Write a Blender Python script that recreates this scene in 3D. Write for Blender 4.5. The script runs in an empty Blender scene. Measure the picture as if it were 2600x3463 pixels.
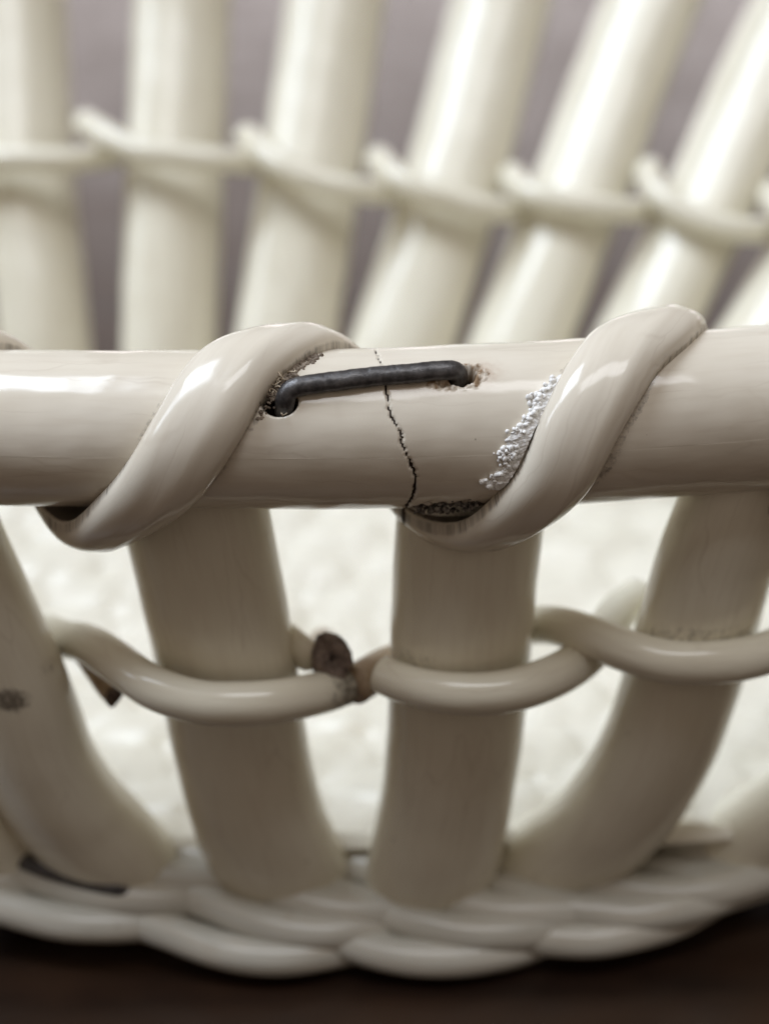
import bpy, math, random
import numpy as np

# ------------------------------------------------------------------ camera, light, exposure
SC = bpy.context.scene
MM = 0.001                                   # everything below is written in millimetres


def link(o):
    SC.collection.objects.link(o)
    return o


cam_data = bpy.data.cameras.new("camera")
cam = link(bpy.data.objects.new("camera", cam_data))
cam.location = (0.0, -95.6 * MM, 77.67 * MM)
cam.rotation_euler = (math.radians(90 - 24.08), 0, 0)
cam_data.sensor_fit = 'HORIZONTAL'
cam_data.sensor_width = 36.0
cam_data.lens = 18.0 / math.tan(math.radians(12.0))
cam_data.clip_start = 0.005
cam_data.clip_end = 20.0
cam_data.dof.use_dof = True
cam_data.dof.focus_distance = 0.0998
cam_data.dof.aperture_fstop = 27.0
SC.camera = cam

world = bpy.data.worlds.new("World")
SC.world = world
world.use_nodes = True
bg = world.node_tree.nodes["Background"]
bg.inputs[0].default_value = (1.0, 0.815, 0.67, 1)
bg.inputs[1].default_value = 0.27


def area_lamp(name, loc, target, sx, sy, power, color):
    d = bpy.data.lights.new(name, 'AREA')
    d.shape = 'RECTANGLE'
    d.size, d.size_y = sx, sy
    d.energy = power
    d.color = color
    o = link(bpy.data.objects.new(name, d))
    o.location = loc
    from mathutils import Vector
    v = Vector(target) - Vector(loc)
    o.rotation_euler = v.to_track_quat('-Z', 'Y').to_euler()
    return o


area_lamp("window_light", (-0.80, -0.02, 0.60), (0, 0.03, 0.03), 0.22, 0.42, 1.7, (0.85, 0.95, 1.08))
area_lamp("skylight", (-0.44, 0.05, 0.86), (0, 0.03, 0.03), 0.44, 0.44, 7.0, (0.85, 0.95, 1.08))
area_lamp("back_window_light", (0.1, 1.9, 0.22), (0, 0.03, 0.03), 2.4, 0.40, 5.0, (1.0, 0.92, 0.94))
area_lamp("front_fill_light", (0.12, -0.30, 1.05), (0, 0.04, 0.03), 0.60, 0.30, 3.2, (0.95, 0.97, 1.0))  # unseen fill lamp added in front to lift rail, far wall and floor

SC.view_settings.view_transform = 'Standard'
SC.view_settings.look = 'None'
SC.view_settings.exposure = 0.0
SC.view_settings.gamma = 1.0
SC.view_settings.use_curve_mapping = False
SC.cycles.use_denoising = True
SC.cycles.max_bounces = 6
SC.cycles.diffuse_bounces = 4
SC.cycles.glossy_bounces = 3
SC.cycles.use_adaptive_sampling = True
SC.cycles.adaptive_threshold = 0.03
SC.cycles.caustics_reflective = False
SC.cycles.caustics_refractive = False

# ------------------------------------------------------------------ measured layout (mm; x right, y away, z up)
RAIL_NEAR = [(-42.11, 4.8, 38.86), (-30.38, 2.32, 39.44), (-22.08, 1.23, 39.7), (-11.36, 0.46, 39.92), (-0.8, 0.37, 39.98), (11.16, 1.38, 40.04),
 (21.94, 3.57, 40.03), (32.63, 6.89, 39.84)]
UPRIGHTS_NEAR = [[(-53.97, 11.41, 36.3), (-49.64, 9.84, 30.74), (-44.89, 8.92, 21.2), (-41.04, 9.3, 12.47), (-37.58, 10.89, 5.82), (-34.32, 14.16, 1.21)],
 [(-39.35, 7.55, 37.49), (-37.08, 6.18, 32.37), (-34.0, 6.27, 22.63), (-31.18, 6.73, 14.07), (-28.36, 8.09, 8.08), (-25.35, 10.4, 3.83),
  (-22.89, 14.02, 0.91)],
 [(-28.91, 5.6, 38.04), (-27.41, 3.99, 33.35), (-24.09, 3.92, 22.58), (-22.55, 5.01, 15.14), (-20.92, 5.99, 10.58), (-18.74, 7.28, 6.57),
  (-17.3, 10.42, 2.65), (-16.75, 15.52, -0.64)],
 [(-12.26, 4.61, 38.28), (-11.35, 3.08, 33.75), (-10.03, 3.62, 24.06), (-9.37, 4.72, 16.71), (-8.5, 5.57, 10.86), (-7.47, 6.71, 6.59),
  (-6.55, 9.41, 2.85), (-6.12, 14.58, -0.3)],
 [(5.49, 4.67, 38.41), (5.16, 2.96, 33.5), (4.86, 3.3, 27.45), (4.61, 4.13, 18.78), (4.09, 5.15, 12.21), (3.42, 6.22, 6.74), (2.82, 8.84, 2.8),
  (2.52, 14.44, -0.61)],
 [(23.27, 6.99, 38.61), (21.44, 4.9, 32.94), (20.31, 4.76, 28.94), (18.76, 5.26, 19.82), (17.5, 5.87, 14.6), (15.39, 7.09, 9.42), (12.61, 8.88, 5.27),
  (10.5, 11.36, 2.3), (9.27, 16.45, -1.0)],
 [(40.69, 11.33, 38.51), (38.05, 8.92, 31.15), (35.82, 8.2, 23.95), (33.49, 8.6, 16.49), (30.26, 9.27, 10.28), (26.54, 10.81, 5.68),
  (23.26, 13.18, 2.61), (20.63, 16.9, -0.08)]]
UPRIGHTS_FAR = [[(-57.21, 82.45, 64.32), (-53.49, 71.87, 49.22), (-49.62, 63.75, 38.42), (-45.6, 56.3, 27.88), (-43.02, 53.34, 22.48), (-41.66, 52.12, 17.29)],
 [(-46.89, 82.45, 64.32), (-44.44, 71.87, 49.22), (-41.35, 63.75, 38.42), (-38.27, 56.3, 27.88), (-36.53, 53.34, 22.48), (-35.54, 52.12, 17.29)],
 [(-34.32, 81.92, 64.36), (-32.84, 71.36, 49.31), (-31.5, 63.26, 38.54), (-29.8, 55.83, 28.04), (-29.05, 52.87, 22.66), (-28.3, 51.66, 17.48)],
 [(-18.19, 81.39, 64.4), (-18.43, 70.85, 49.39), (-18.59, 62.77, 38.66), (-18.7, 55.35, 28.19), (-18.72, 52.4, 22.83), (-18.88, 51.19, 17.67)],
 [(-2.59, 81.39, 64.4), (-5.04, 70.85, 49.39), (-6.72, 62.77, 38.66), (-8.43, 55.35, 28.19), (-9.37, 52.4, 22.83), (-10.16, 51.19, 17.67)],
 [(14.08, 81.39, 64.4), (9.39, 70.85, 49.39), (5.98, 62.77, 38.66), (2.08, 55.35, 28.19), (0.06, 52.4, 22.83), (-1.64, 51.19, 17.67)],
 [(29.72, 80.33, 64.48), (22.23, 69.83, 49.57), (17.21, 61.78, 38.9), (12.32, 54.39, 28.51), (9.79, 51.46, 23.18), (7.64, 50.27, 18.05)],
 [(45.03, 78.74, 64.6), (35.0, 68.3, 49.83), (28.89, 60.3, 39.27), (22.67, 52.96, 28.98), (19.62, 50.05, 23.7), (17.15, 48.88, 18.61)],
 [(58.86, 76.09, 64.79), (49.06, 65.76, 50.26), (40.57, 57.83, 39.88), (32.8, 50.57, 29.76), (28.86, 47.71, 24.57), (25.91, 46.56, 19.56)],
 [(69.5, 69.97, 63.36), (61.66, 60.67, 51.12), (52.37, 52.9, 41.09), (43.16, 45.8, 31.32), (38.11, 43.01, 26.31), (34.57, 42.24, 22.15)]]
LOOPS_FAR = [[(-38.3, 60.62, 42.2), (-35.79, 58.54, 41.96), (-30.86, 57.73, 42.11), (-26.62, 58.33, 41.97), (-24.33, 61.67, 41.6), (-22.04, 65.93, 41.33)],
 [(-26.57, 63.69, 44.17), (-25.1, 61.13, 44.07), (-21.39, 58.2, 42.91), (-17.37, 57.45, 42.45), (-13.5, 58.11, 41.98), (-10.96, 61.45, 41.12),
  (-7.91, 65.47, 40.31)],
 [(-12.32, 63.24, 43.17), (-11.02, 60.03, 42.82), (-8.51, 57.26, 41.54), (-5.15, 56.53, 40.4), (-1.61, 57.05, 39.59), (0.79, 60.35, 38.64),
  (3.72, 64.34, 37.77)],
 [(-0.71, 62.45, 41.38), (0.06, 59.26, 41.11), (2.35, 56.62, 40.1), (5.9, 55.94, 39.06), (9.49, 56.4, 38.14), (12.13, 59.74, 37.27),
  (15.35, 63.76, 36.48)],
 [(11.18, 61.37, 40.2), (11.46, 58.14, 39.84), (13.36, 55.75, 39.39), (16.85, 54.96, 38.84), (20.49, 55.57, 38.24), (23.33, 58.75, 37.53),
  (26.81, 62.88, 36.96)],
 [(22.94, 60.13, 41.1), (22.69, 56.74, 40.38), (24.15, 54.04, 39.23), (27.12, 52.59, 37.95), (30.77, 53.12, 37.17), (34.16, 56.09, 36.48),
  (37.9, 60.17, 35.79)],
 [(33.03, 56.35, 40.0), (32.81, 53.56, 39.39), (34.22, 51.45, 38.33), (37.55, 50.41, 37.24), (41.28, 51.23, 36.61), (45.4, 54.8, 36.02)]]
LOOPS_NEAR = [[(-22.02, 9.32, 22.16), (-20.38, 6.91, 22.91), (-18.59, 4.59, 23.83), (-16.73, 2.26, 24.01), (-14.03, -0.53, 23.66), (-11.2, -1.58, 23.26),
  (-8.73, -1.82, 23.22), (-6.31, -1.23, 23.06), (-3.92, 0.71, 22.51), (-2.07, 2.97, 21.93)],
 [(-0.24, 0.84, 23.78), (1.09, -0.26, 23.76), (2.99, -1.16, 23.71), (5.17, -1.4, 23.66), (7.65, -0.96, 23.66), (9.99, 0.73, 23.52),
  (11.9, 3.04, 23.31), (13.6, 5.74, 23.47), (15.21, 8.56, 24.13), (16.75, 10.32, 24.4)],
 [(8.22, 9.4, 22.35), (9.36, 7.27, 23.71), (10.63, 5.41, 24.69), (12.19, 3.45, 25.21), (14.47, 1.63, 25.05), (16.85, 0.64, 24.8), (19.32, 0.5, 24.72),
  (21.94, 1.22, 24.64), (24.52, 2.92, 24.51), (27.46, 5.92, 24.36), (30.27, 9.18, 24.31)]]
STUBS = [[(-1.9, 1.73, 22.43), (-1.02, 3.02, 22.36), (0.13, 5.03, 21.97), (1.78, 7.38, 21.35)],
 [(-4.04, 9.29, 20.72), (-3.76, 6.57, 21.99), (-3.48, 3.87, 23.3), (-3.24, 1.53, 24.42)],
 [(-20.38, 7.87, 22.44), (-18.85, 5.5, 22.04), (-17.6, 3.68, 21.39), (-16.89, 2.78, 21.11)]]
SCAR = [(-6.75, 5.9, 24.16), (-5.46, 3.31, 24.49), (-4.76, 2.72, 24.16), (-4.04, 3.19, 23.25)]
FOOT_LOWER = [[(-55.67, 16.8, 2.23), (-48.17, 11.98, 4.69), (-41.12, 8.13, 4.65), (-35.44, 5.76, 4.25), (-30.8, 4.55, 3.99), (-27.18, 4.9, 3.55),
  (-24.14, 6.68, 2.62)],
 [(-41.09, 11.78, 3.26), (-33.97, 7.72, 4.94), (-27.76, 5.06, 4.38), (-22.86, 3.47, 3.78), (-19.43, 3.11, 3.45), (-15.84, 3.84, 3.13),
  (-12.66, 6.01, 2.35)],
 [(-27.73, 10.08, 1.9), (-21.42, 6.09, 3.74), (-16.12, 3.68, 3.25), (-11.36, 1.99, 2.42), (-7.97, 1.58, 1.99), (-4.33, 2.33, 1.71),
  (-0.96, 4.44, 1.03)],
 [(-14.57, 8.73, 1.32), (-8.48, 5.19, 2.96), (-3.42, 3.09, 2.44), (0.9, 1.78, 1.94), (4.28, 1.69, 1.75), (8.02, 2.7, 1.57), (11.63, 4.96, 1.22)],
 [(-0.99, 8.46, 0.73), (4.07, 5.37, 2.63), (8.67, 3.55, 2.48), (12.66, 3.01, 2.24), (15.78, 3.3, 2.4), (19.41, 4.85, 2.45), (23.34, 7.7, 2.45)],
 [(10.42, 9.55, 0.71), (14.96, 7.2, 2.55), (19.28, 6.38, 2.92), (23.08, 6.58, 3.38), (26.45, 7.88, 3.83), (30.66, 11.1, 3.93)],
 [(20.68, 12.71, 0.42), (25.01, 10.19, 3.12), (29.42, 10.05, 4.27), (33.62, 11.65, 4.92), (39.21, 15.6, 5.43)]]
FOOT_MIDDLE = [[(-52.28, 17.98, 3.64), (-44.91, 13.13, 6.02), (-37.93, 9.25, 5.93), (-32.28, 6.87, 5.5), (-27.65, 5.65, 5.23), (-24.0, 6.01, 4.79),
  (-20.89, 7.79, 3.89)],
 [(-37.79, 12.93, 4.6), (-30.76, 8.83, 6.22), (-24.59, 6.16, 5.62), (-19.7, 4.57, 5.0), (-16.26, 4.2, 4.67), (-12.63, 4.94, 4.36),
  (-9.38, 7.12, 3.61)],
 [(-24.4, 11.22, 3.22), (-18.19, 7.2, 5.0), (-12.92, 4.77, 4.48), (-8.17, 3.08, 3.62), (-4.78, 2.66, 3.19), (-1.1, 3.42, 2.92), (2.35, 5.54, 2.28)],
 [(-11.22, 9.85, 2.62), (-5.21, 6.29, 4.2), (-0.17, 4.19, 3.66), (4.14, 2.86, 3.15), (7.53, 2.77, 2.95), (11.32, 3.79, 2.78), (15.0, 6.06, 2.46)],
 [(2.42, 9.59, 2.02), (7.4, 6.48, 3.88), (11.98, 4.64, 3.7), (15.97, 4.1, 3.46), (19.11, 4.39, 3.62), (22.79, 5.95, 3.69), (26.8, 8.82, 3.74)],
 [(13.9, 10.69, 2.02), (18.38, 8.31, 3.83), (22.69, 7.49, 4.19), (26.51, 7.7, 4.65), (29.92, 9.0, 5.11), (34.22, 12.24, 5.26)],
 [(24.27, 13.86, 1.78), (28.54, 11.32, 4.44), (32.95, 11.18, 5.58), (37.2, 12.79, 6.25), (42.89, 16.77, 6.81)]]
FOOT_UPPER = [[(-49.35, 19.36, 4.53), (-42.08, 14.49, 6.85), (-35.14, 10.59, 6.71), (-29.51, 8.19, 6.24), (-24.87, 6.97, 5.96), (-21.18, 7.32, 5.52),
  (-17.99, 9.12, 4.65)],
 [(-34.9, 14.28, 5.42), (-27.94, 10.17, 6.99), (-21.77, 7.47, 6.36), (-16.88, 5.87, 5.71), (-13.42, 5.5, 5.38), (-9.74, 6.24, 5.07),
  (-6.41, 8.44, 4.35)],
 [(-21.44, 12.56, 4.02), (-15.3, 8.52, 5.75), (-10.04, 6.08, 5.19), (-5.29, 4.37, 4.32), (-1.87, 3.95, 3.87), (1.85, 4.71, 3.61), (5.38, 6.85, 3.0)],
 [(-8.19, 11.19, 3.4), (-2.24, 7.61, 4.94), (2.8, 5.49, 4.37), (7.12, 4.16, 3.84), (10.53, 4.07, 3.64), (14.37, 5.09, 3.48), (18.13, 7.37, 3.19)],
 [(5.54, 10.92, 2.8), (10.47, 7.79, 4.62), (15.05, 5.95, 4.41), (19.06, 5.4, 4.17), (22.23, 5.69, 4.33), (25.97, 7.27, 4.42), (30.07, 10.15, 4.51)],
 [(17.13, 12.02, 2.82), (21.57, 9.64, 4.59), (25.9, 8.81, 4.94), (29.74, 9.02, 5.4), (33.2, 10.33, 5.89), (37.59, 13.59, 6.07)],
 [(27.64, 15.22, 2.61), (31.86, 12.67, 5.24), (36.29, 12.52, 6.38), (40.59, 14.15, 7.07), (46.41, 18.14, 7.69)]]
FOOT_RING = [(-55.92, 17.17, 1.58), (-40.31, 10.98, 2.44), (-26.57, 7.83, 2.75), (-13.62, 6.12, 2.34), (-0.96, 5.57, 2.1), (11.73, 6.49, 2.19),
 (25.01, 9.88, 2.44), (39.51, 15.62, 3.02)]
FOOT_STAPLE = [(-25.02, 7.61, 4.71), (-24.29, 5.82, 6.57), (-22.24, 4.73, 6.6), (-19.7, 4.11, 6.19), (-17.49, 3.9, 5.71), (-17.29, 5.06, 4.38)]
FOOT_HOLE = [(-7.07, 4.79, 4.76)]
CRACK = [(-0.54, 101.1), (-0.33, 78.8), (-0.04, 50.7), (0.09, 33.5), (0.28, 26.3), (0.62, 17.8), (0.65, 10.7), (0.96, 1.9), (1.25, -7.4), (1.41, -18.4),
 (1.31, -31.9), (1.1, -53.0), (1.0, -80.0)]
STAPLE = [(-5.45, 40.7), (-5.21, 47.3), (-4.39, 50.4), (-2.39, 53.7), (-0.54, 56.3), (1.31, 57.7), (2.76, 59.5), (3.74, 60.0)]
LEFT_HOLE = (-5.74, 41.5)
RIGHT_END = (4.09, 59.8)
WRAP = [(-248.5, -24.61), (-158.5, -21.68), (-106.5, -18.98), (-68.5, -15.95), (-23.5, -12.56), (21.5, -10.09), (66.5, -8.09), (111.5, -5.18),
 (201.5, -0.41), (253.5, 2.42), (291.5, 5.81), (336.5, 8.48), (381.5, 10.19), (426.5, 12.84), (471.5, 16.58), (561.5, 20.12), (613.5, 22.35),
 (651.5, 25.33)]
GRIT = [(9.68, 49.2), (9.28, 42.2), (8.88, 34.9), (8.48, 29.0), (7.68, 17.9), (7.28, 13.1), (6.88, 8.2), (6.61, 4.9), (6.4, -7.5), (5.68, -17.1),
 (5.28, -23.5)]


RNG = np.random.default_rng(7)
random.seed(7)
ORIGIN = np.array([-4.0, 34.0, 0.0])         # centre of the basket on the table

# ------------------------------------------------------------------ materials


class NT:
    def __init__(self, name):
        self.m = bpy.data.materials.new(name)
        self.m.use_nodes = True
        self.t = self.m.node_tree
        self.b = self.t.nodes["Principled BSDF"]

    def n(self, kind, **kw):
        x = self.t.nodes.new(kind)
        for k, v in kw.items():
            if k.startswith('_'):
                setattr(x, k[1:], v)
            else:
                x.inputs[k].default_value = v
        return x

    def l(self, a, b):
        self.t.links.new(a, b)

    def math(self, op, a, b=None, c=None, clamp=False):
        x = self.n('ShaderNodeMath', _operation=op, _use_clamp=clamp)
        for i, v in enumerate((a, b, c)):
            if v is None:
                continue
            if isinstance(v, (int, float)):
                x.inputs[i].default_value = v
            else:
                self.l(v, x.inputs[i])
        return x.outputs[0]

    def ramp(self, fac, lo, hi, a=0.0, b=1.0):
        x = self.n('ShaderNodeMapRange', _clamp=True)
        x.inputs['From Min'].default_value = lo
        x.inputs['From Max'].default_value = hi
        x.inputs['To Min'].default_value = a
        x.inputs['To Max'].default_value = b
        self.l(fac, x.inputs['Value'])
        return x.outputs[0]

    def mix(self, fac, a, b):
        x = self.n('ShaderNodeMix', _data_type='RGBA')
        if isinstance(fac, (int, float)):
            x.inputs[0].default_value = fac
        else:
            self.l(fac, x.inputs[0])
        for i, v in ((6, a), (7, b)):
            if isinstance(v, tuple):
                x.inputs[i].default_value = (*v, 1)
            else:
                self.l(v, x.inputs[i])
        return x.outputs[2]

    def noise(self, vec, scale, detail=3.0, rough=0.55):
        x = self.n('ShaderNodeTexNoise', Scale=scale, Detail=detail, Roughness=rough)
        if vec is not None:
            self.l(vec, x.inputs['Vector'])
        return x.outputs[0]

    def mapping(self, vec, scale):
        x = self.n('ShaderNodeMapping')
        x.inputs['Scale'].default_value = scale
        self.l(vec, x.inputs['Vector'])
        return x.outputs[0]

    def attr(self, name):
        return self.n('ShaderNodeAttribute', _attribute_name=name)

    def bump(self, height, dist, strength=1.0):
        x = self.n('ShaderNodeBump', Strength=strength, Distance=dist)
        self.l(height, x.inputs['Height'])
        self.l(x.outputs[0], self.b.inputs['Normal'])


def glaze_material(name, tone=((0.745, 0.708, 0.585), (0.805, 0.775, 0.66)), craze=1.0, speck=1.0, streak=0.22, gloss=0.19):
    """Cream lead glaze: crazed, specked, with dirt where the 'dirt' attribute says and rust where 'rust' does."""
    k = NT(name)
    sc = k.attr('sc').outputs['Vector']                       # mm along, mm round, seed
    dirt = k.attr('dirt').outputs['Fac']
    rust = k.attr('rust').outputs['Fac']
    big = k.noise(k.mapping(sc, (0.10, 0.16, 1)), 1.0, 2)
    fine = k.noise(k.mapping(sc, (0.25, 2.2, 1)), 1.0, 3)      # drawn streaks along the length
    col = k.mix(k.ramp(big, 0.3, 0.7), tone[0], tone[1])
    col = k.mix(k.ramp(fine, 0.45, 0.70, 0, streak), col, (0.62, 0.55, 0.45))
    # crazing: long thin cells drawn along the length
    wv = k.n('ShaderNodeVectorMath', _operation='ADD')
    nz = k.n('ShaderNodeTexNoise', Scale=0.5, Detail=2.0)
    k.l(sc, nz.inputs['Vector'])
    k.l(k.mapping(sc, (0.075, 0.55, 1)), wv.inputs[0])
    k.l(k.mapping(nz.outputs['Color'], (0.25, 0.45, 0)), wv.inputs[1])
    vo = k.n('ShaderNodeTexVoronoi', _feature='DISTANCE_TO_EDGE', Scale=1.0)
    k.l(wv.outputs[0], vo.inputs['Vector'])
    line = k.ramp(vo.outputs['Distance'], 0.0, 0.030, 1, 0)
    patch = k.ramp(k.noise(k.mapping(sc, (0.12, 0.2, 1)), 1.3, 2), 0.42, 0.62)
    line = k.math('MULTIPLY', line, k.math('MULTIPLY', patch, 0.20 * craze))
    col = k.mix(line, col, (0.33, 0.25, 0.17))
    # pin-hole specks
    vs = k.n('ShaderNodeTexVoronoi', _feature='F1', Scale=0.42)
    k.l(sc, vs.inputs['Vector'])
    sep = k.n('ShaderNodeSeparateColor')
    k.l(vs.outputs['Color'], sep.inputs[0])
    pick = k.math('GREATER_THAN', sep.outputs[0], 0.58)
    size = k.math('MULTIPLY_ADD', sep.outputs[1], 0.045, 0.018)
    d = k.math('SUBTRACT', size, vs.outputs['Distance'])
    sp = k.math('MULTIPLY', k.ramp(d, -0.012, 0.012), pick)
    col = k.mix(k.math('MULTIPLY', sp, 0.75 * speck), col, (0.10, 0.062, 0.035))
    # accumulated dirt and rust stain, broken up by noise
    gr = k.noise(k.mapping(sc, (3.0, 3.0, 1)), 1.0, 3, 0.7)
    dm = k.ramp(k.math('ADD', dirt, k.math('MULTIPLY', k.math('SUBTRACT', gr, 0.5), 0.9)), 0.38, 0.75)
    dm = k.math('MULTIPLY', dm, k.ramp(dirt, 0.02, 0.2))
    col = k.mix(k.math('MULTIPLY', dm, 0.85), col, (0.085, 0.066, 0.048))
    rm = k.math('MULTIPLY', rust, k.ramp(gr, 0.35, 0.65, 0.35, 1))
    col = k.mix(k.math('MULTIPLY', rm, 0.75), col, (0.33, 0.17, 0.085))
    pm = k.ramp(k.attr('putty').outputs['Fac'], 0.2, 0.6)
    pn = k.noise(k.mapping(sc, (2.2, 2.2, 1)), 1.0, 2, 0.6)
    col = k.mix(pm, col, k.mix(k.ramp(pn, 0.42, 0.62), (0.24, 0.155, 0.085), (0.62, 0.55, 0.46)))
    black = k.ramp(k.attr('crack').outputs['Fac'], 0.25, 0.7)
    col = k.mix(black, col, (0.030, 0.016, 0.010))
    k.l(col, k.b.inputs['Base Color'])
    rough = k.math('ADD', k.ramp(big, 0.3, 0.7, gloss - 0.04, gloss + 0.05), k.math('MULTIPLY', k.math('MAXIMUM', k.math('MAXIMUM', dm, pm), black), 0.6))
    k.l(rough, k.b.inputs['Roughness'])
    k.b.inputs['IOR'].default_value = 1.5
    h = k.noise(k.mapping(sc, (0.45, 0.9, 1)), 1.0, 1)
    k.bump(h, 0.00003, 0.8)
    return k.m


def simple_material(name, c0, c1, scale, rough, metallic=0.0, bump=0.00006, sub=0.0, spec=None, detail=5.0):
    k = NT(name)
    co = k.n('ShaderNodeTexCoord').outputs['Object']
    n1 = k.noise(co, scale, detail, 0.65)
    k.l(k.mix(k.ramp(n1, 0.35, 0.65), c0, c1), k.b.inputs['Base Color'])
    k.b.inputs['Roughness'].default_value = rough
    k.b.inputs['Metallic'].default_value = metallic
    k.bump(n1, bump, 0.9)
    return k.m


M_GLAZE = glaze_material("cream_glaze")
M_RIM = glaze_material("rim_cream_glaze", ((0.685, 0.628, 0.525), (0.76, 0.708, 0.61)), 0.8, 1.0, 0.28, 0.15)  # rail and wrap: a tanner, slightly darker cream
M_FOOT = glaze_material("grimy_shaded_foot_glaze", ((0.46, 0.45, 0.40), (0.56, 0.55, 0.495)), 1.0, 1.0, 0.3, 0.24)  # greyer grimy glaze, darkened further to put the foot's shade in its colour
M_FLOOR = glaze_material("floor_glaze", ((0.715, 0.685, 0.59), (0.785, 0.758, 0.67)), 1.0, 1.0, 0.2, 0.34)
M_FRACTURE = simple_material("brown_fracture", (0.10, 0.075, 0.062), (0.27, 0.21, 0.175), 1800, 0.85, bump=0.00018)
M_STAINED = simple_material("stained_glaze", (0.26, 0.17, 0.10), (0.55, 0.44, 0.31), 260, 0.3)
M_IRON = simple_material("dark_iron", (0.040, 0.038, 0.040), (0.12, 0.115, 0.115), 1500, 0.36, 0.5, bump=0.00007)
M_PUTTY = simple_material("old_putty", (0.26, 0.17, 0.09), (0.55, 0.43, 0.29), 1400, 0.75, bump=0.00012)
M_GRIT = simple_material("white_glue_grit", (0.80, 0.79, 0.77), (0.90, 0.90, 0.89), 2500, 0.85, bump=0.00004)
M_SOOT = simple_material("dirt_grit", (0.035, 0.028, 0.022), (0.30, 0.28, 0.25), 1800, 0.8, bump=0.0002)
M_DUST = simple_material("packed_dust_brown", (0.10, 0.075, 0.055), (0.36, 0.30, 0.24), 1500, 0.9)
M_LINT = simple_material("lint_fibre", (0.34, 0.27, 0.19), (0.60, 0.52, 0.40), 900, 0.9)
M_DARK = simple_material("hole_dark", (0.006, 0.004, 0.003), (0.016, 0.012, 0.009), 900, 0.9)


def table_material():
    k = NT("dark_polished_wood")
    co = k.n('ShaderNodeTexCoord').outputs['Object']
    g = k.noise(k.mapping(co, (18, 160, 18)), 1.0, 6, 0.6)
    b = k.noise(co, 55, 4)
    col = k.mix(k.ramp(g, 0.35, 0.7), (0.010, 0.0055, 0.004), (0.034, 0.018, 0.011))
    col = k.mix(k.ramp(b, 0.45, 0.75, 0, 0.6), col, (0.050, 0.023, 0.010))
    k.l(col, k.b.inputs['Base Color'])
    k.l(k.ramp(b, 0.3, 0.7, 0.26, 0.38), k.b.inputs['Roughness'])
    k.b.inputs['IOR'].default_value = 1.5
    k.bump(g, 0.00008, 0.4)
    return k.m


M_TABLE = table_material()

# ------------------------------------------------------------------ mesh helpers


def unit(v):
    return v / np.maximum(np.linalg.norm(v, axis=-1, keepdims=True), 1e-9)


def spline(pts, n, closed=False):
    """Centripetal-ish Catmull-Rom through pts, resampled to n evenly spaced points."""
    P = np.asarray(pts, float)
    if closed:
        Q = np.vstack([P[-1:], P, P[:2]])
    else:
        Q = np.vstack([2 * P[0] - P[1], P, 2 * P[-1] - P[-2]])
    out = []
    for i in range(1, len(Q) - 2):
        p0, p1, p2, p3 = Q[i - 1:i + 3]
        t = np.linspace(0, 1, 40, endpoint=False)[:, None]
        out.append(0.5 * ((2 * p1) + (-p0 + p2) * t + (2 * p0 - 5 * p1 + 4 * p2 - p3) * t ** 2 + (-p0 + 3 * p1 - 3 * p2 + p3) * t ** 3))
    out.append(Q[-2][None])
    D = np.vstack(out)
    L = np.r_[0, np.cumsum(np.linalg.norm(np.diff(D, axis=0), axis=1))]
    if n is None:
        return D, L
    s = np.linspace(0, L[-1], n)
    return np.stack([np.interp(s, L, D[:, k]) for k in range(D.shape[1])], 1)


def wob(x, y, seed):
    """cheap smooth pseudo-noise in about [-1, 1]"""
    a = seed * 1.7
    return (np.sin(x * 1.0 + a) * np.cos(y * 1.3 - a * 2) + 0.6 * np.sin(x * 2.3 - y * 1.1 + a * 3) + 0.4 * np.sin(y * 3.1 + x * 0.7 + a * 5)) / 2.0


def mesh_object(name, V, faces, mat, parent, attrs=None, smooth=True, mats=None, face_mat=None):
    me = bpy.data.meshes.new(name)
    V = (np.asarray(V, float) - ORIGIN) * MM
    me.from_pydata(V.tolist(), [], faces)
    if smooth:
        me.polygons.foreach_set('use_smooth', [True] * len(me.polygons))
    for m in (mats or [mat]):
        me.materials.append(m)
    if face_mat is not None:
        me.polygons.foreach_set('material_index', face_mat)
    for k, arr in (attrs or {}).items():
        if arr.ndim == 2:
            a = me.attributes.new(k, 'FLOAT_VECTOR', 'POINT')
            a.data.foreach_set('vector', arr.astype(np.float32).ravel())
        else:
            a = me.attributes.new(k, 'FLOAT', 'POINT')
            a.data.foreach_set('value', arr.astype(np.float32).ravel())
    me.update()
    o = link(bpy.data.objects.new(name, me))
    o.parent = parent
    return o


def grid_faces(n, m, closed_m=True, closed_n=False, off=0):
    i = np.arange(n if closed_n else n - 1)
    j = np.arange(m if closed_m else m - 1)
    I, J = np.meshgrid(i, j, indexing='ij')
    I2, J2 = (I + 1) % n, (J + 1) % m
    f = np.stack([I * m + J, I * m + J2, I2 * m + J2, I2 * m + J], -1).reshape(-1, 4) + off
    return f.tolist()


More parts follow.
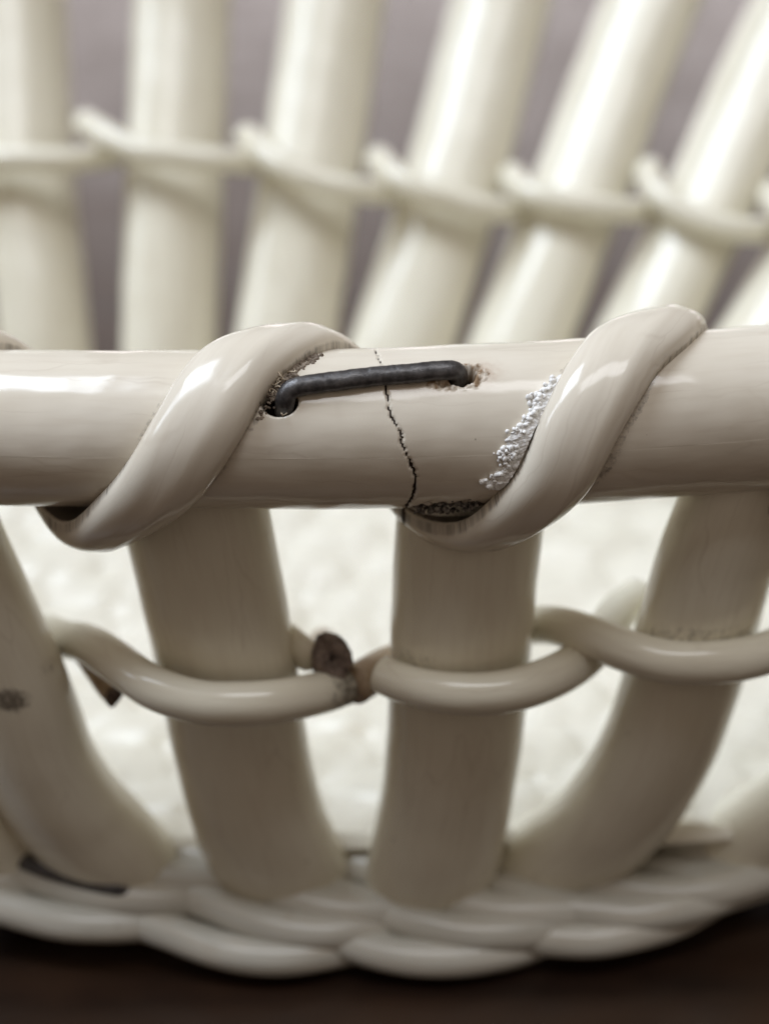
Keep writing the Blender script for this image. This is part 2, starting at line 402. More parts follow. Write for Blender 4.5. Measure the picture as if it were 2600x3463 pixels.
def sweep(path, out_dir, side, radial, seg=28, power=2.0, seed=0, lump=0.012, round_ends=True, end_len=None):
    """Tube of elliptical section along path. out_dir: outward direction(s). Returns verts, faces, sc attribute."""
    P = np.asarray(path, float)
    n = len(P)
    T = unit(np.gradient(P, axis=0))
    O = np.broadcast_to(np.asarray(out_dir, float), P.shape)
    S = unit(np.cross(T, O))
    N = unit(np.cross(S, T))
    side = np.broadcast_to(np.asarray(side, float), (n,))
    radial = np.broadcast_to(np.asarray(radial, float), (n,))
    L = np.r_[0, np.cumsum(np.linalg.norm(np.diff(P, axis=0), axis=1))]
    k = np.ones(n)
    if round_ends:
        e = end_len if end_len else float(np.mean(radial))
        d = np.minimum(L, L[-1] - L)
        k = np.sqrt(np.clip(1 - (1 - np.clip(d / e, 0, 1)) ** 2, 0.0004, 1))
    ang = np.linspace(0, 2 * np.pi, seg, endpoint=False)
    ca, sa = np.cos(ang), np.sin(ang)
    cs = np.sign(ca) * np.abs(ca) ** (2 / power)
    ss = np.sign(sa) * np.abs(sa) ** (2 / power)
    w = 1 + lump * wob(L[:, None] * 0.55, ang[None] * 2 + seed, seed + 1)
    V = P[:, None] + S[:, None] * (cs[None] * (side * k)[:, None] * w)[..., None] + N[:, None] * (ss[None] * (radial * k)[:, None] * w)[..., None]
    sc = np.zeros((n, seg, 3))
    sc[..., 0] = L[:, None]
    sc[..., 1] = np.abs(((ang / np.pi + 0.5) % 2) - 1)[None] * np.pi * side[:, None]
    sc[..., 2] = seed * 7.31
    F_ = grid_faces(n, seg)
    F_.append(list(range(seg))[::-1])
    F_.append([(n - 1) * seg + j for j in range(seg)])
    return V.reshape(-1, 3), F_, sc.reshape(-1, 3)


def zeros(V):
    return np.zeros(len(V))


def glaze_tube(name, path, out_dir, side, radial, parent, seed, dirt=None, mat=None, **kw):
    V, F_, sc = sweep(path, out_dir, side, radial, seed=seed, **kw)
    at = {'sc': sc, 'dirt': dirt(V) if dirt else zeros(V), 'rust': zeros(V), 'crack': zeros(V)}
    return mesh_object(name, V, F_, mat or M_GLAZE, parent, at)


def lump_cloud(name, centres, radii, mat, parent, rough=0.35, seed=1, sub=2, smooth=False):
    """Many small irregular grains joined into one part."""
    import bmesh
    bm = bmesh.new()
    bmesh.ops.create_icosphere(bm, subdivisions=sub, radius=1.0)
    base = np.array([v.co[:] for v in bm.verts])
    bf = [[v.index for v in f.verts] for f in bm.faces]
    bm.free()
    rg = np.random.default_rng(seed)
    V, F_ = [], []
    for c, r in zip(centres, radii):
        A = np.linalg.qr(rg.normal(size=(3, 3)))[0]
        B = base @ A
        sc3 = rg.uniform(0.6, 1.25, 3)
        ph = rg.uniform(0, 6, 3)
        d = 1 + rough * (np.sin(B[:, 0] * 4 + ph[0]) * np.sin(B[:, 1] * 5 + ph[1]) + 0.5 * np.sin(B[:, 2] * 9 + ph[2]) * np.sin(B[:, 0] * 7 + ph[1])) * 0.6 + rg.normal(0, rough * 0.12, len(B))
        V.append(np.asarray(c) + B * d[:, None] * r * sc3)
        off = sum(len(v) for v in V[:-1])
        F_ += [[i + off for i in f] for f in bf]
    o = mesh_object(name, np.vstack(V), F_, mat, parent, smooth=smooth)
    o['kind'] = 'stuff'
    return o


# ------------------------------------------------------------------ table
def build_table():
    n = 24
    xs = np.linspace(-1500, 1500, n)
    ys = np.linspace(-700, 1500, n)
    X, Y = np.meshgrid(xs, ys, indexing='ij')
    V = np.stack([X, Y, np.zeros_like(X)], -1).reshape(-1, 3)
    me = bpy.data.meshes.new("table_top")
    me.from_pydata((V * MM).tolist(), [], grid_faces(n, n, False, False))
    me.materials.append(M_TABLE)
    o = link(bpy.data.objects.new("table_top", me))
    o['kind'] = 'structure'
    return o


build_table()

# ------------------------------------------------------------------ the basket
basket = link(bpy.data.objects.new("ceramic_basket", None))
basket.empty_display_size = 0.02
basket.location = (ORIGIN * MM).tolist()
basket['label'] = "cream glazed openwork ceramic basket with a cracked rope-bound rim mended by a metal staple"
basket['category'] = "basket"

# --- rim rail: closed curve, finely meshed where it is seen
RIM = RAIL_NEAR + [(47, 14, 41.5), (63, 34, 48), (66, 54, 56), (54, 70, 61), (30, 78, 62), (0, 80, 62), (-28, 80.5, 62), (-54, 76, 61),
                   (-70, 60, 57), (-72, 36, 49), (-62, 16, 41.5)]
RD, RL = spline(RIM, None, closed=True)
i0 = int(np.argmin(np.abs(RD[:, 0]) + np.abs(RD[:, 1] - 0.4)))
TOTAL = RL[-1]


def rail_at(a):
    """centre, tangent, outward and up vectors of the rail at arc length a (mm, 0 in front of the camera)"""
    a = np.asarray(a, float)
    s = (a + RL[i0]) % TOTAL
    f = lambda q: np.stack([np.interp(q % TOTAL, RL, RD[:, k]) for k in range(3)], -1)
    P = f(s)
    T = unit(f(s + 0.6) - f(s - 0.6))
    Z = np.zeros_like(T)
    Z[..., 2] = 1
    O = unit(np.cross(T, Z))
    U = unit(np.cross(O, T))
    return P, T, O, U


def rail_radius(a):
    return 4.48 + 0.36 * np.clip((np.asarray(a) + 12) / 34, 0, 1) * (np.abs(a) < 60)


def rail_surface(a, phi, h=0.0):
    """point at arc length a, angle phi (deg; 0 outward, 90 up), height h above the rail"""
    a = np.asarray(a, float)
    P, T, O, U = rail_at(a)
    p = np.radians(np.asarray(phi, float))
    r = rail_radius(a) + h
    return P + O * (np.cos(p) * r)[..., None] + U * (np.sin(p) * r)[..., None]


# wrap centreline: angle -> arc length
WK = [(WRAP[0][0] - 360 * k, WRAP[0][1] - 20.8 * k) for k in range(8, 0, -1)] + WRAP + \
     [(WRAP[-1][0] + 360 * k, WRAP[-1][1] + 20.8 * k) for k in range(1, 8)]
WK = np.array(WK)
wk_s = spline(WK / np.array([57.3, 4.5]), None)[0] * np.array([57.3, 4.5])


def wrap_a(phi):
    return np.interp(phi, wk_s[:, 0], wk_s[:, 1])


WRAP_HALF = 2.22


def seg_dist(a, c, pts):
    """distance (mm) from surface points (a, c) to a polyline in the same plane"""
    best = np.full(a.shape, 1e9)
    for (x0, y0), (x1, y1) in zip(pts[:-1], pts[1:]):
        dx, dy = x1 - x0, y1 - y0
        t = np.clip(((a - x0) * dx + (c - y0) * dy) / max(dx * dx + dy * dy, 1e-9), 0, 1)
        best = np.minimum(best, np.hypot(a - x0 - t * dx, c - y0 - t * dy))
    return best


def crack_line():
    pts = np.array(CRACK)
    D, _ = spline(pts / np.array([1, 12.7]), None)
    D = D * np.array([1, 12.7])
    k = np.linspace(0, 1, 110)
    idx = k * (len(D) - 1)
    q = np.stack([np.interp(idx, np.arange(len(D)), D[:, j]) for j in range(2)], 1)
    q[:, 0] += RNG.normal(0, 0.045, len(q))
    return [(x, np.radians(y) * 4.6) for x, y in q]


CRACK_L = crack_line()


def sm(x, lo, hi):
    t = np.clip((x - lo) / (hi - lo), 0, 1)
    return t * t * (3 - 2 * t)


def build_rail():
    fine = np.arange(-27, 28, 0.1)
    rest = np.arange(28.5, TOTAL - 27.5, 1.5)
    a = np.r_[fine, rest]
    m = 288
    ph = np.linspace(-180, 180, m, endpoint=False)
    A, PH = np.meshgrid(a, ph, indexing='ij')
    CC = np.radians(PH) * 4.6
    near = (A > -27) & (A < 28)
    h = 0.05 * wob(A * 0.35, np.radians(PH) * 2, 3) + 0.018 * wob(A * 1.1, np.radians(PH) * 4, 5)
    # crack groove
    d = np.full(A.shape, 9.0)
    sel = near & (np.abs(A) < 3)
    d[sel] = seg_dist(A[sel], CC[sel], CRACK_L)
    width = 0.020 + 0.022 * wob(CC * 2.2, CC * 0.6, 2) + 0.05 * sm(-PH, 0, 60)
    width = width * np.where(PH > 62, 0.55, 1.0)
    crack = 1 - sm(d, width * 0.7, width * 1.7 + 0.04)
    h -= 0.22 * crack
    # drilled holes under the staple ends
    hole = np.zeros_like(A)
    for (ha, hp), rad in ((LEFT_HOLE, 0.95), ((RIGHT_END[0] - 0.05, RIGHT_END[1] - 1.0), 0.75)):
        dd = np.hypot((A - ha) * 0.9, CC - np.radians(hp) * 4.6)
        k = 1 - sm(dd, rad * 0.72, rad)
        hole = np.maximum(hole, k)
    h -= 1.6 * hole
    crack = np.maximum(crack, sm(hole, 0.35, 0.9))
    # chip lost from under the second wrap
    cd = np.hypot((A - 3.6) / 3.0, (CC - np.radians(-62) * 4.6) / 1.6)
    chip = 1 - sm(cd + 0.25 * wob(A * 3, CC * 3, 8), 0.5, 1.0)
    h -= 0.35 * chip
    # dirt packed beside the wrap and a rust halo round the staple ends
    dirt = np.zeros_like(A)
    for t in range(-1, 4):
        wa = wrap_a(PH + 360 * t)
        dist = (A - wa) * 0.78
        e = dist - WRAP_HALF
        lo = (1 - sm(e, 0.05, 0.30 + 0.25 * wob(CC * 1.5, A, 4))) * (e > -1.2) * (0.44 + 0.14 * wob(CC * 0.9, A * 0.6, 17))
        dirt = np.maximum(dirt, lo)
        e2 = -dist - WRAP_HALF
        dirt = np.maximum(dirt, (1 - sm(e2, 0.0, 0.22)) * (e2 > -1.2) * (0.34 + 0.16 * wob(CC * 0.8, A * 0.5, 18)))
    halo = np.exp(-((A + 5.3) / 1.3) ** 2 - ((CC - np.radians(52) * 4.6) / 1.2) ** 2) * 0.62
    dirt = np.maximum(dirt, halo)
    dirt = np.maximum(dirt, chip * 0.8)
    dirt = np.maximum(dirt, (1 - sm(d, 0.05, 0.55)) * 0.36)
    rust = np.exp(-((A - 4.9) / 1.1) ** 2 - ((CC - np.radians(60) * 4.6) / 0.75) ** 2) * 0.9
    rust = np.maximum(rust, np.exp(-((A - 2.6) / 2.6) ** 2 - ((CC - np.radians(50) * 4.6) / 0.6) ** 2) * 0.35)
    # crumbling putty round the right staple end, in and under the hole
    pc = np.radians(RIGHT_END[1]) * 4.6
    pd = np.hypot((A - RIGHT_END[0] - 0.15) / 1.45, (CC - pc) / 0.95)
    pd = np.minimum(pd, np.hypot((A - RIGHT_END[0] + 1.0) / 1.2, (CC - pc + 0.62) / 0.42))
    pd = np.where(near, pd, 9) + 0.22 * wob(A * 4.1, CC * 4.7, 12) + 0.12 * wob(A * 9, CC * 8, 13)
    putty = 1 - sm(pd, 0.72, 1.0)
    h += putty * (0.05 + 0.13 * wob(A * 7, CC * 6, 14) + 0.10 * wob(A * 15, CC * 17, 15)) - 0.25 * putty * (1 - sm(pd, 0.2, 0.62))
    V = rail_surface(A, PH, h)
    sc = np.stack([A, np.abs(CC) + 1.7, np.where(CC > 0, 0.0, 3.0)], -1)
    flat = lambda q: q.reshape(-1)
    return mesh_object("rim_rail", V.reshape(-1, 3), grid_faces(len(a), m, True, True), M_RIM, basket,
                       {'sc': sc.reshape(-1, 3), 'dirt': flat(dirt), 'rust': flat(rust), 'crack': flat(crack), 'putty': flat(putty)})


rail = build_rail()


def build_wrap():
    p0, p1 = -248.5 - 360 * 7, 651.5 + 360 * 7
    seen = np.arange(-420, 760, 1.5)
    ph = np.r_[np.arange(p0, -420, 8), seen, np.arange(760, p1, 8)]
    a = wrap_a(ph)
    n = len(ph)
    R = rail_radius(a)
    dphi = np.gradient(np.radians(ph))
    da = np.gradient(a)
    t = unit(np.stack([da, R * dphi], -1))                    # direction in the unrolled surface
    b = np.stack([t[:, 1], -t[:, 0]], -1)                     # across, towards +a
    view = (ph - 21.5 + 180) % 360 - 180                      # -90 underside as seen, +90 top
    lift = 1.15 * np.exp(-((view + 108) / 34) ** 2)           # the strip sags free of the rail underneath
    hw = WRAP_HALF * (1 + 0.05 * np.sin(ph * 0.013 + 1) + 0.03 * np.sin(ph * 0.031))
    hw = hw * (1 - 0.14 * np.exp(-((view + 105) / 50) ** 2))
    H = 1.62 * (1 + 0.05 * np.sin(ph * 0.017 + 2))
    seg = 44
    ang = np.linspace(0, 2 * np.pi, seg, endpoint=False)
    u = np.cos(ang)                                           # -1..1 across
    v = np.sin(ang)                                           # >0 top
    prof_u = np.sign(u) * np.abs(u) ** 0.92
    top = np.where(v > 0, np.abs(v) ** 0.72, 0)
    low = np.where(v < 0, -np.abs(v) ** 0.6, 0)
    W = hw[:, None] * prof_u[None]
    ridge = 0.10 * np.exp(-((prof_u[None] - 0.25 - 0.15 * np.sin(ph * 0.02)[:, None]) / 0.18) ** 2) * (v[None] > 0)
    h = top[None] * H[:, None] + ridge + low[None] * 0.42 + lift[:, None] - 0.05
    h = h + 0.04 * wob(ph[:, None] * 0.05, prof_u[None] * 3, 6) * (v[None] > 0)
    A = a[:, None] + W * b[:, 0:1]
    PH = ph[:, None] + np.degrees(W * b[:, 1:2] / (R[:, None] + 0.6))
    V = rail_surface(A, PH, h)
    L = np.r_[0, np.cumsum(np.hypot(da[1:], (R * dphi)[1:]))]
    sc = np.stack([np.broadcast_to(L[:, None], A.shape), W + 4, np.full(A.shape, 11.0)], -1)
    U_ = np.broadcast_to(prof_u[None], A.shape)
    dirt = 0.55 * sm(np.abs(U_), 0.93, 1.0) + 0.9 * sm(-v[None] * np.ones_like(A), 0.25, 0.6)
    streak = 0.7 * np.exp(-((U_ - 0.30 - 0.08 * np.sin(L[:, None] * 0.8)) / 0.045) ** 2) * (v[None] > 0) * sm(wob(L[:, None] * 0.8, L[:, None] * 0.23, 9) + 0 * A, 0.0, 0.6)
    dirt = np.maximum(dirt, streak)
    crack = np.zeros_like(A)
    # the rail's crack runs on through the tail of the second strip
    cd = np.abs(A - (1.05 + 0.12 * np.sin(PH * 0.2)))
    crack = np.maximum(crack, (1 - sm(cd, 0.04, 0.20)) * (np.abs(ph[:, None] - 262) < 40))
    F_ = grid_faces(n, seg)
    F_.append(list(range(seg))[::-1])
    F_.append([(n - 1) * seg + j for j in range(seg)])
    o = mesh_object("rim_wrap", V.reshape(-1, 3), F_, M_RIM, basket,
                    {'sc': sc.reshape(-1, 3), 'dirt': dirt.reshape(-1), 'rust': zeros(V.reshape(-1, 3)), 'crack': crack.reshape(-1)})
    return o


wrap = build_wrap()

# --- staple across the crack
st = np.array(STAPLE)
sp = rail_surface(st[:, 0], st[:, 1], np.array([-0.1, 0.30, 0.40, 0.42, 0.42, 0.42, 0.38, 0.18]))
head = rail_surface(np.array([st[0, 0] - 0.15]), np.array([st[0, 1] - 6]), np.array([-1.3]))
tail = rail_surface(np.array([st[-1, 0] + 0.10]), np.array([st[-1, 1] - 1]), np.array([-1.0]))
sp = spline(np.vstack([head, sp, tail]), 90)
V, F_, _ = sweep(sp, (0, -0.7, 0.7), 0.56, 0.48, seg=28, seed=4, lump=0.012, round_ends=True, end_len=0.5)
V = V + 0.02 * np.stack([wob(V[:, 0] * 5, V[:, 2] * 5, k) for k in range(3)], 1)
staple = mesh_object("repair_staple", V, F_, M_IRON, rail)
staple['label'] = "dark iron wire staple bridging the crack in the rim"

rg = np.random.default_rng(21)


def fibres(name, base, n, parent, mat, seed):
    g = np.random.default_rng(seed)
    Vs, Fs = [], []
    for k in range(n):
        a0, p0 = base[0] + g.normal(0, base[2]), base[1] + g.normal(0, base[3])
        d = g.normal(0, 1, 2)
        t = np.linspace(0, 1, 7)
        ln = g.uniform(0.4, 1.2)
        aa = a0 + d[0] * ln * 0.5 * t + 0.15 * np.sin(t * 4 + g.uniform(0, 6))
        pp = p0 + d[1] * ln * 7 * t + 2 * np.sin(t * 5 + g.uniform(0, 6))
        hh = 0.05 + g.uniform(0.0, 0.55) * np.sin(t * np.pi * g.uniform(0.5, 1.0))
        P = rail_surface(aa, pp, hh)
        r = g.uniform(0.018, 0.045)
        V, F_, _ = sweep(P, (0.3, -0.7, 0.6), r, r, seg=5, seed=k, round_ends=False)
        off = sum(len(v) for v in Vs)
        Vs.append(V)
        Fs += [[i + off for i in f] for f in F_]
    o = mesh_object(name, np.vstack(Vs), Fs, mat, parent)
    o['kind'] = 'stuff'
    return o


fibres("lint", (-5.75, 57, 0.30, 7), 40, rail, M_LINT, 41)
C_, R_ = [], []
for k in range(170):
    pp = rg.uniform(28, 86)
    aa = wrap_a(pp) + (WRAP_HALF + abs(rg.normal(0.0, 0.22))) / 0.78
    C_.append(rail_surface(np.array([aa]), np.array([pp]), np.array([0.0]))[0])
    R_.append(rg.uniform(0.05, 0.17) * (1.3 if pp > 45 else 0.8))
lump_cloud("packed_dust", C_, R_, M_DUST, rail, 0.4, 33, 1)

# crust of white broken glue along the near edge of the second strip
def build_crust():
    g = np.random.default_rng(52)
    n, m = 260, 16
    ph = np.linspace(-27, 55, n)
    knots = [(-27, 0.05), (-24, 0.35), (-19, 0.95), (-15, 0.7), (-11, 0.15), (-7, 0.42), (-3, 0.18), (3, 0.55), (8, 1.0), (14, 1.15), (19, 0.75), (23, 0.3),
             (28, 0.55), (33, 0.42), (38, 0.5), (43, 0.35), (48, 0.5), (52, 0.25), (55, 0.03)]
    wd = np.interp(ph, [k[0] for k in knots], [k[1] for k in knots])
    wd = np.maximum(wd * (0.8 + 0.35 * wob(ph * 0.9, ph * 0.35, 21)) + g.normal(0, 0.035, n), 0.02)
    t = np.linspace(0, 1, m)
    PH = ph[:, None] + g.normal(0, 0.05, (n, m)) - 3.0 * t[None] * wd[:, None]
    edge = wrap_a(ph + 360) - WRAP_HALF / 0.80
    W = -0.45 + (wd[:, None] + 0.45) * t[None]
    A = edge[:, None] - W
    h = (0.10 + 0.16 * np.sqrt(np.clip(wd, 0, 1))[:, None]) * np.sqrt(np.clip(1 - t[None] ** 3, 0, 1))
    h = h + (0.045 * wob(PH * 0.55, A * 7, 22) + 0.03 * wob(PH * 1.3, A * 13, 23) + g.normal(0, 0.016, (n, m))) * (1 - t[None] ** 4)
    h[:, -1] = -0.06
    V = rail_surface(A, PH, h).reshape(-1, 3)
    o = mesh_object("glue_residue", V, grid_faces(n, m, False, False), M_GRIT, wrap, smooth=True)
    o['label'] = "crust of white glue residue along the edge of the right-hand wrap"


build_crust()
C_, R_ = [], []
for k in range(260):
    pp = rg.uniform(-26, 53)
    keep = 0.5 + 0.5 * math.sin(pp * 0.33 + 1.0)
    if rg.uniform() > 0.25 + keep:
        continue
    aa = wrap_a(pp + 360) - WRAP_HALF / 0.80 - abs(rg.normal(0.0, 0.16 + 0.34 * keep))
    C_.append(rail_surface(np.array([aa]), np.array([pp]), np.array([rg.uniform(0.02, 0.22)]))[0])
    R_.append(rg.uniform(0.05, 0.19))
lump_cloud("glue_grain", C_, R_, M_GRIT, wrap, 0.3, 37, 2, True)
C_, R_ = [], []
for k in range(130):
    aa = rg.uniform(1.5, 4.9)
    pp = -66 + (aa - 1.5) * 5.0 + rg.normal(0, 5)
    C_.append(rail_surface(np.array([aa]), np.array([pp]), np.array([rg.uniform(-0.3, 0.3)]))[0])
    R_.append(rg.uniform(0.07, 0.20))
lump_cloud("chip_grit", C_, R_, M_SOOT, wrap, 0.5, 35, 1)

# --- uprights
CENTRE = np.array([-4.0, 34.0, 0.0])


def outward(P):
    d = np.asarray(P, float) - CENTRE
    d[..., 2] = 0
    return unit(d)


def loop_dirt(curve, width, amount):
    """dirt collar on an upright where a binding loop is pressed on it"""
    if curve is None:
        return None
    Q = spline(curve, 60)

    def f(V):
        d2 = np.min(np.linalg.norm(V[:, None] - (Q + np.array([0, 0.3, 1.0]))[None], axis=2), axis=1)
        return amount * (1 - sm(d2, width * 0.5, width))
    return f


NEAR_LOOP = {3: 0, 4: 1, 5: 2}
for i, pts in enumerate(UPRIGHTS_NEAR):
    P = spline(pts, 110)
    O = outward(P)
    O[:, 2] = 0.0
    side = np.interp(np.linspace(0, 1, 110), [0, 0.25, 0.6, 0.85, 1], [4.65, 4.55, 4.45, 4.7, 5.1])
    rad = np.interp(np.linspace(0, 1, 110), [0, 0.2, 0.6, 0.85, 1], [3.0, 3.1, 3.4, 3.4, 2.9])
    df = loop_dirt(LOOPS_NEAR[NEAR_LOOP[i]], 1.7, 0.46) if i in NEAR_LOOP else None
    if i == 2:
        def df(V):
            d1 = np.linalg.norm((V - np.array([-22.9, 0.3, 22.2])) / np.array([1.9, 3, 1.3]), axis=1)
            d2 = np.linalg.norm((V - np.array([-20.3, 0.5, 24.0])) / np.array([1.2, 3, 1.2]), axis=1)
            return np.maximum(0.75 * (1 - sm(d1, 0.4, 1.1)), 0.45 * (1 - sm(d2, 0.4, 1.2)))
    glaze_tube("upright", P, O, side, rad, basket, 10 + i, dirt=df, seg=56, round_ends=False, lump=0.010)
for i, pts in enumerate(UPRIGHTS_FAR):
    P = spline(pts, 70)
    glaze_tube("upright", P, outward(P), 4.5, 3.5, basket, 30 + i, seg=40, round_ends=False, lump=0.012)
SIDE_UPRIGHTS = [
    [(-66, 22, 42), (-60, 20.5, 26), (-53, 20, 14), (-46, 21, 6), (-41, 23, 2)],
    [(-72, 38, 49), (-66, 37, 32), (-58, 36, 18), (-50, 36, 9), (-44, 36, 4)],
    [(-67, 54, 57), (-62, 52, 40), (-55, 49, 24), (-48, 46, 13), (-44, 45, 9)],
    [(54, 20, 43), (50, 18.5, 27), (44, 18.5, 14), (37, 20, 6), (32, 22, 2)],
    [(63, 36, 49), (59, 34, 33), (52, 32, 19), (44, 31, 10), (38, 31, 6)],
]
for i, pts in enumerate(SIDE_UPRIGHTS):
    P = spline(pts, 60)
    glaze_tube("upright", P, outward(P), 4.5, 3.5, basket, 50 + i, seg=36, round_ends=False)

# --- binding loops
for i, pts in enumerate(LOOPS_NEAR):
    P = spline(pts, 120)
    r = np.interp(np.linspace(0, 1, 120), [0, 0.35, 0.75, 1], [1.12, 1.27, 1.3, 1.2])
    df = None
    if i == 0:                                               # stained where the loop snapped
        df = lambda V: 0.62 * sm(V[:, 0], -4.6, -2.4) + 0.0
    o = glaze_tube("binding_loop", P, (0, -0.3, 1), r * 1.02, r * 1.06, basket, 70 + i, dirt=df, seg=32, lump=0.02, round_ends=True, end_len=0.18)
    if i == 0:
        o['label'] = "binding loop snapped off at its right end"
for i, pts in enumerate(LOOPS_FAR):
    P = spline(pts, 70)
    rr_ = np.interp(np.linspace(0, 1, 70), [0, 0.2, 0.5, 1], [1.2, 1.15, 1.1, 1.05])
    glaze_tube("binding_loop", P, (0, -0.3, 1), rr_, rr_, basket, 80 + i, seg=24, lump=0.02)
# loops on the sides, from upright to upright
ring = [np.array(p) for p in (LOOPS_FAR[0][0], (-47, 55.5, 42), (-59, 50, 38), (-64, 37, 33), (-58, 20, 26), (-45, 7, 24), (-33.5, 3, 23))]
for k in range(1, len(ring) - 1):
    p, a0, b0 = ring[k], ring[k - 1], ring[k + 1]
    o_ = outward(p)
    P = spline([a0 * 0.55 + p * 0.45 - o_ * 2, p + o_ * 4.6 + np.array([0, 0, -0.6]), b0 * 0.6 + p * 0.4 - o_ * 3 + np.array([0, 0, 0.8])], 50)
    glaze_tube("binding_loop", P, (0, 0, 1), 1.15, 1.2, basket, 90 + k, seg=20)
ring = [np.array(p) for p in ((27, 4, 25), (35.3, 6.7, 25), (49, 18.5, 26), (58, 34, 32), (52, 49.5, 41), (44, 51, 38))]
for k in range(1, len(ring) - 1):
    p, a0, b0 = ring[k], ring[k - 1], ring[k + 1]
    o_ = outward(p)
    P = spline([a0 * 0.55 + p * 0.45 - o_ * 2, p + o_ * 4.6 + np.array([0, 0, -0.6]), b0 * 0.6 + p * 0.4 - o_ * 3 + np.array([0, 0, 0.8])], 50)
    glaze_tube("binding_loop", P, (0, 0, 1), 1.15, 1.2, basket, 100 + k, seg=20)

# --- broken stubs of lost loops
P = spline(STUBS[0], 50)
glaze_tube("loop_stub", P, (0, -0.3, 1), 1.2, 1.3, basket, 110, seg=28, mat=M_STAINED, end_len=0.15)['label'] = "brown-stained loop stub between the two middle uprights"


def broken_stub(pts, r, seed, face_tilt, label):
    P = spline(pts, 40)
    V, F_, sc = sweep(P, (0, -0.3, 1), r, r * 1.3, seg=32, seed=seed, round_ends=False)
    at = {'sc': sc, 'dirt': zeros(V) + 0.3, 'rust': zeros(V) + 0.2, 'crack': zeros(V)}
    o = mesh_object("loop_stub", V, F_[:-1], M_STAINED, basket, at)
    o['label'] = label
    # rough fracture face closing the end
    seg, rings = 32, 9
    end = V[-seg:]
    c = end.mean(0)
    n = unit(np.array(P[-1] - P[-2]))
    g = np.random.default_rng(seed)
    VV, FF = [c + n * 0.12], []
    rim = 1 + 0.05 * np.sin(np.linspace(0, 2 * np.pi, seg, endpoint=False) * 3 + seed) + g.normal(0, 0.03, seg)
    for k in range(1, rings + 1):
        t = k / rings
        q = c + (end - c) * t * (1 + (rim[:, None] - 1) * t ** 3 + (0.03 if k == rings else 0))
        bump = 0.20 * (1 - t ** 4) + 0.16 * np.sin((end - c) @ np.array([2.1, 0.7, 1.9]) * t * 1.6 + seed) + g.normal(0, 0.06, seg) * (k < rings)
        VV += list(q + n * bump[:, None])
    for j in range(seg):
        FF.append([0, 1 + j, 1 + (j + 1) % seg])
    FF += grid_faces(rings, seg, True, False, 1)
    mesh_object("fracture_face", VV, FF, M_FRACTURE, o)


broken_stub(STUBS[1], 1.22, 111, 0, "loop stub ending in a round brown fracture face")
glaze_tube("loop_scar", spline(SCAR, 30), (0, -0.3, 1), 0.75, 1.15, basket, 115, seg=24)
broken_stub(STUBS[2], 0.62, 112, 0, "small dark broken stub hanging under the left binding loop")

# --- foot: overlapping ropes laid round the base
def foot(path, k, r):
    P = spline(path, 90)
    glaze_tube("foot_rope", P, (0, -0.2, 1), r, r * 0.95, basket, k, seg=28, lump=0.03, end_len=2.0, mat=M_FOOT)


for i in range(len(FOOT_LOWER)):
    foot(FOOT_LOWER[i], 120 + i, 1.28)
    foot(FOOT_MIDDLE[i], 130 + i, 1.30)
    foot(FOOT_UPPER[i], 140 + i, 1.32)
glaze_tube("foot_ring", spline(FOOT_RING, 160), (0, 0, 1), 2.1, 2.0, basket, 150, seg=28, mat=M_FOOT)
BASE_RING = [(44, 24, 3.5), (46, 36, 4), (40, 45, 4.5), (24, 51, 4.5), (2, 54, 4.5), (-20, 56, 4.5), (-40, 55, 4.5), (-52, 46, 4), (-54, 32, 3.5), (-48, 20, 3.5)]
BR = spline([(40, 17, 4.5)] + BASE_RING + [(-50, 14, 4.2)], 400)
step = 34
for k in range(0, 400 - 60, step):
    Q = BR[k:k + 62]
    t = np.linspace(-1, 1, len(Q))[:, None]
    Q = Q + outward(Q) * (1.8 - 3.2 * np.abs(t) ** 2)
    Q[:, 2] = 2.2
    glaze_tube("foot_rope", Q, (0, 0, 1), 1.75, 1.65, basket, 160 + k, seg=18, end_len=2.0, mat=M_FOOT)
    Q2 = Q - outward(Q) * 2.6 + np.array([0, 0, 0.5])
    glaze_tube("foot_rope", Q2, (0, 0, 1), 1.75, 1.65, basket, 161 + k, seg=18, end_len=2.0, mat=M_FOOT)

fs = spline(FOOT_STAPLE, 60)
V, F_, _ = sweep(fs, (0, -0.5, 0.8), 0.62, 0.62, seg=18, seed=9, lump=0.04, end_len=0.4)
mesh_object("foot_staple", V, F_, M_IRON, basket)['label'] = "second dark iron staple low on the foot at the left"
lump_cloud("foot_hole_dark", [np.array(FOOT_HOLE[0]) + rg.normal(0, 0.35, 3) * np.array([1.3, 0.5, 0.5]) for _ in range(16)], [0.3] * 16, M_DARK, basket, 0.4, 36, 1)  # near-black lumps standing for the shade inside a hole


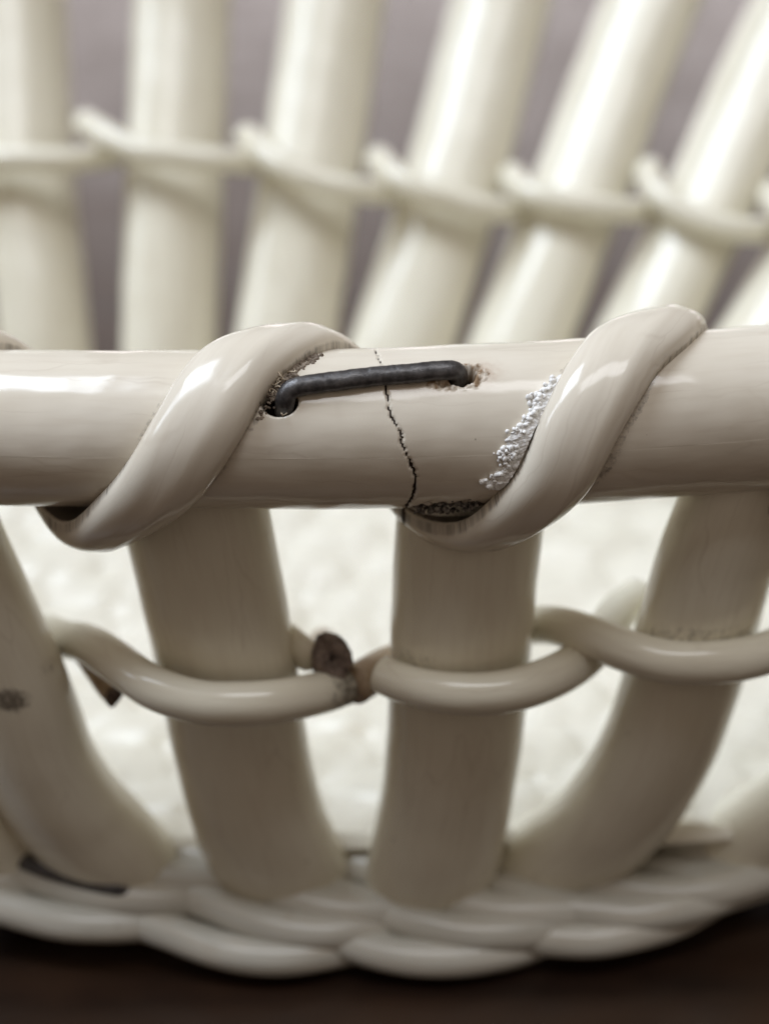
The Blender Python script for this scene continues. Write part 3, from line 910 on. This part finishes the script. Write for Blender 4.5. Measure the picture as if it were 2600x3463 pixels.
# --- floor: dished solid plate with a woven relief
def build_floor():
    EDGE = [(-21, 7.0), (-10, 7.0), (1, 7.0), (11, 7.6), (23, 7.4), (34, 10.5), (40, 22), (41, 32), (33, 42), (18, 48.5), (-2, 51), (-22, 52), (-38, 50), (-46, 41), (-46, 30), (-41, 16), (-31, 9.2)]
    E = spline([(x, y, 0) for x, y in EDGE], 361, closed=True)[:-1][:, :2]
    m, n = 360, 150
    c = np.array([-4.0, 31.0])
    rr = np.linspace(0.004, 1, n)
    XY = c + (E - c)[None] * rr[:, None, None]
    X, Y = XY[..., 0], XY[..., 1]
    q = np.clip((Y - 9) / 42, 0, 1.2)
    Z = 6.6 + 11.0 * q ** 1.3
    Z += 0.9 * np.clip(np.abs(X + 4) / 40, 0, 1) ** 2
    # weave: two crossing families of rounded bands, alternately over and under
    s1 = (X * 0.94 + Y * 0.34) / 4.8 + 0.10 * np.sin(Y * 0.3)
    s2 = (-X * 0.30 + Y * 0.95) / 3.8 + 0.12 * np.sin(X * 0.25)
    b1 = np.sqrt(np.clip(1 - (2 * (s1 % 1) - 1) ** 2, 0, 1))
    b2 = np.sqrt(np.clip(1 - (2 * (s2 % 1) - 1) ** 2, 0, 1))
    over = np.sin(np.pi * (np.floor(s1) + s2)) * np.where(np.floor(s2) % 2 == 0, 1, 1)
    over2 = np.cos(np.pi * s1) * np.cos(np.pi * np.floor(s2)) 
    W = np.maximum(b1 * 0.55 + 0.30 * over, b2 * 0.55 + 0.30 * over2)
    W += 0.18 * wob(X * 0.8, Y * 0.9, 4)
    fade = 1 - sm(rr, 0.94, 1.0)[:, None]
    Z = Z + 0.95 * (W - 0.4) * fade
    # rounded rim bead
    bead = np.exp(-((rr - 0.965) / 0.028) ** 2)[:, None]
    Z = Z + 0.8 * bead
    top = np.stack([X, Y, Z], -1)
    # underside
    k = 8
    und = []
    for t in np.linspace(0, 1, k):
        xy = c + (E - c) * (1.0 - 0.12 * t)
        z = Z[-1] - 2.6 * t
        und.append(np.stack([xy[:, 0], xy[:, 1], np.maximum(z, 1.2)], -1))
    V = np.vstack([top.reshape(-1, 3)] + und[1:])
    F_ = grid_faces(n + k - 1, m)
    F_.append(list(range(m))[::-1])
    F_.append([(n + k - 2) * m + j for j in range(m)])
    sc = np.stack([V[:, 0], V[:, 1], np.full(len(V), 5.0)], -1)
    pit = np.zeros(len(V))
    pit[:n * m] = (0.25 * sm(-(W - 0.25), 0.0, 0.3) * fade * np.ones_like(X)).reshape(-1)
    return mesh_object("woven_floor", V, F_, M_FLOOR, basket, {'sc': sc, 'dirt': pit, 'rust': zeros(V), 'crack': zeros(V)})


build_floor()
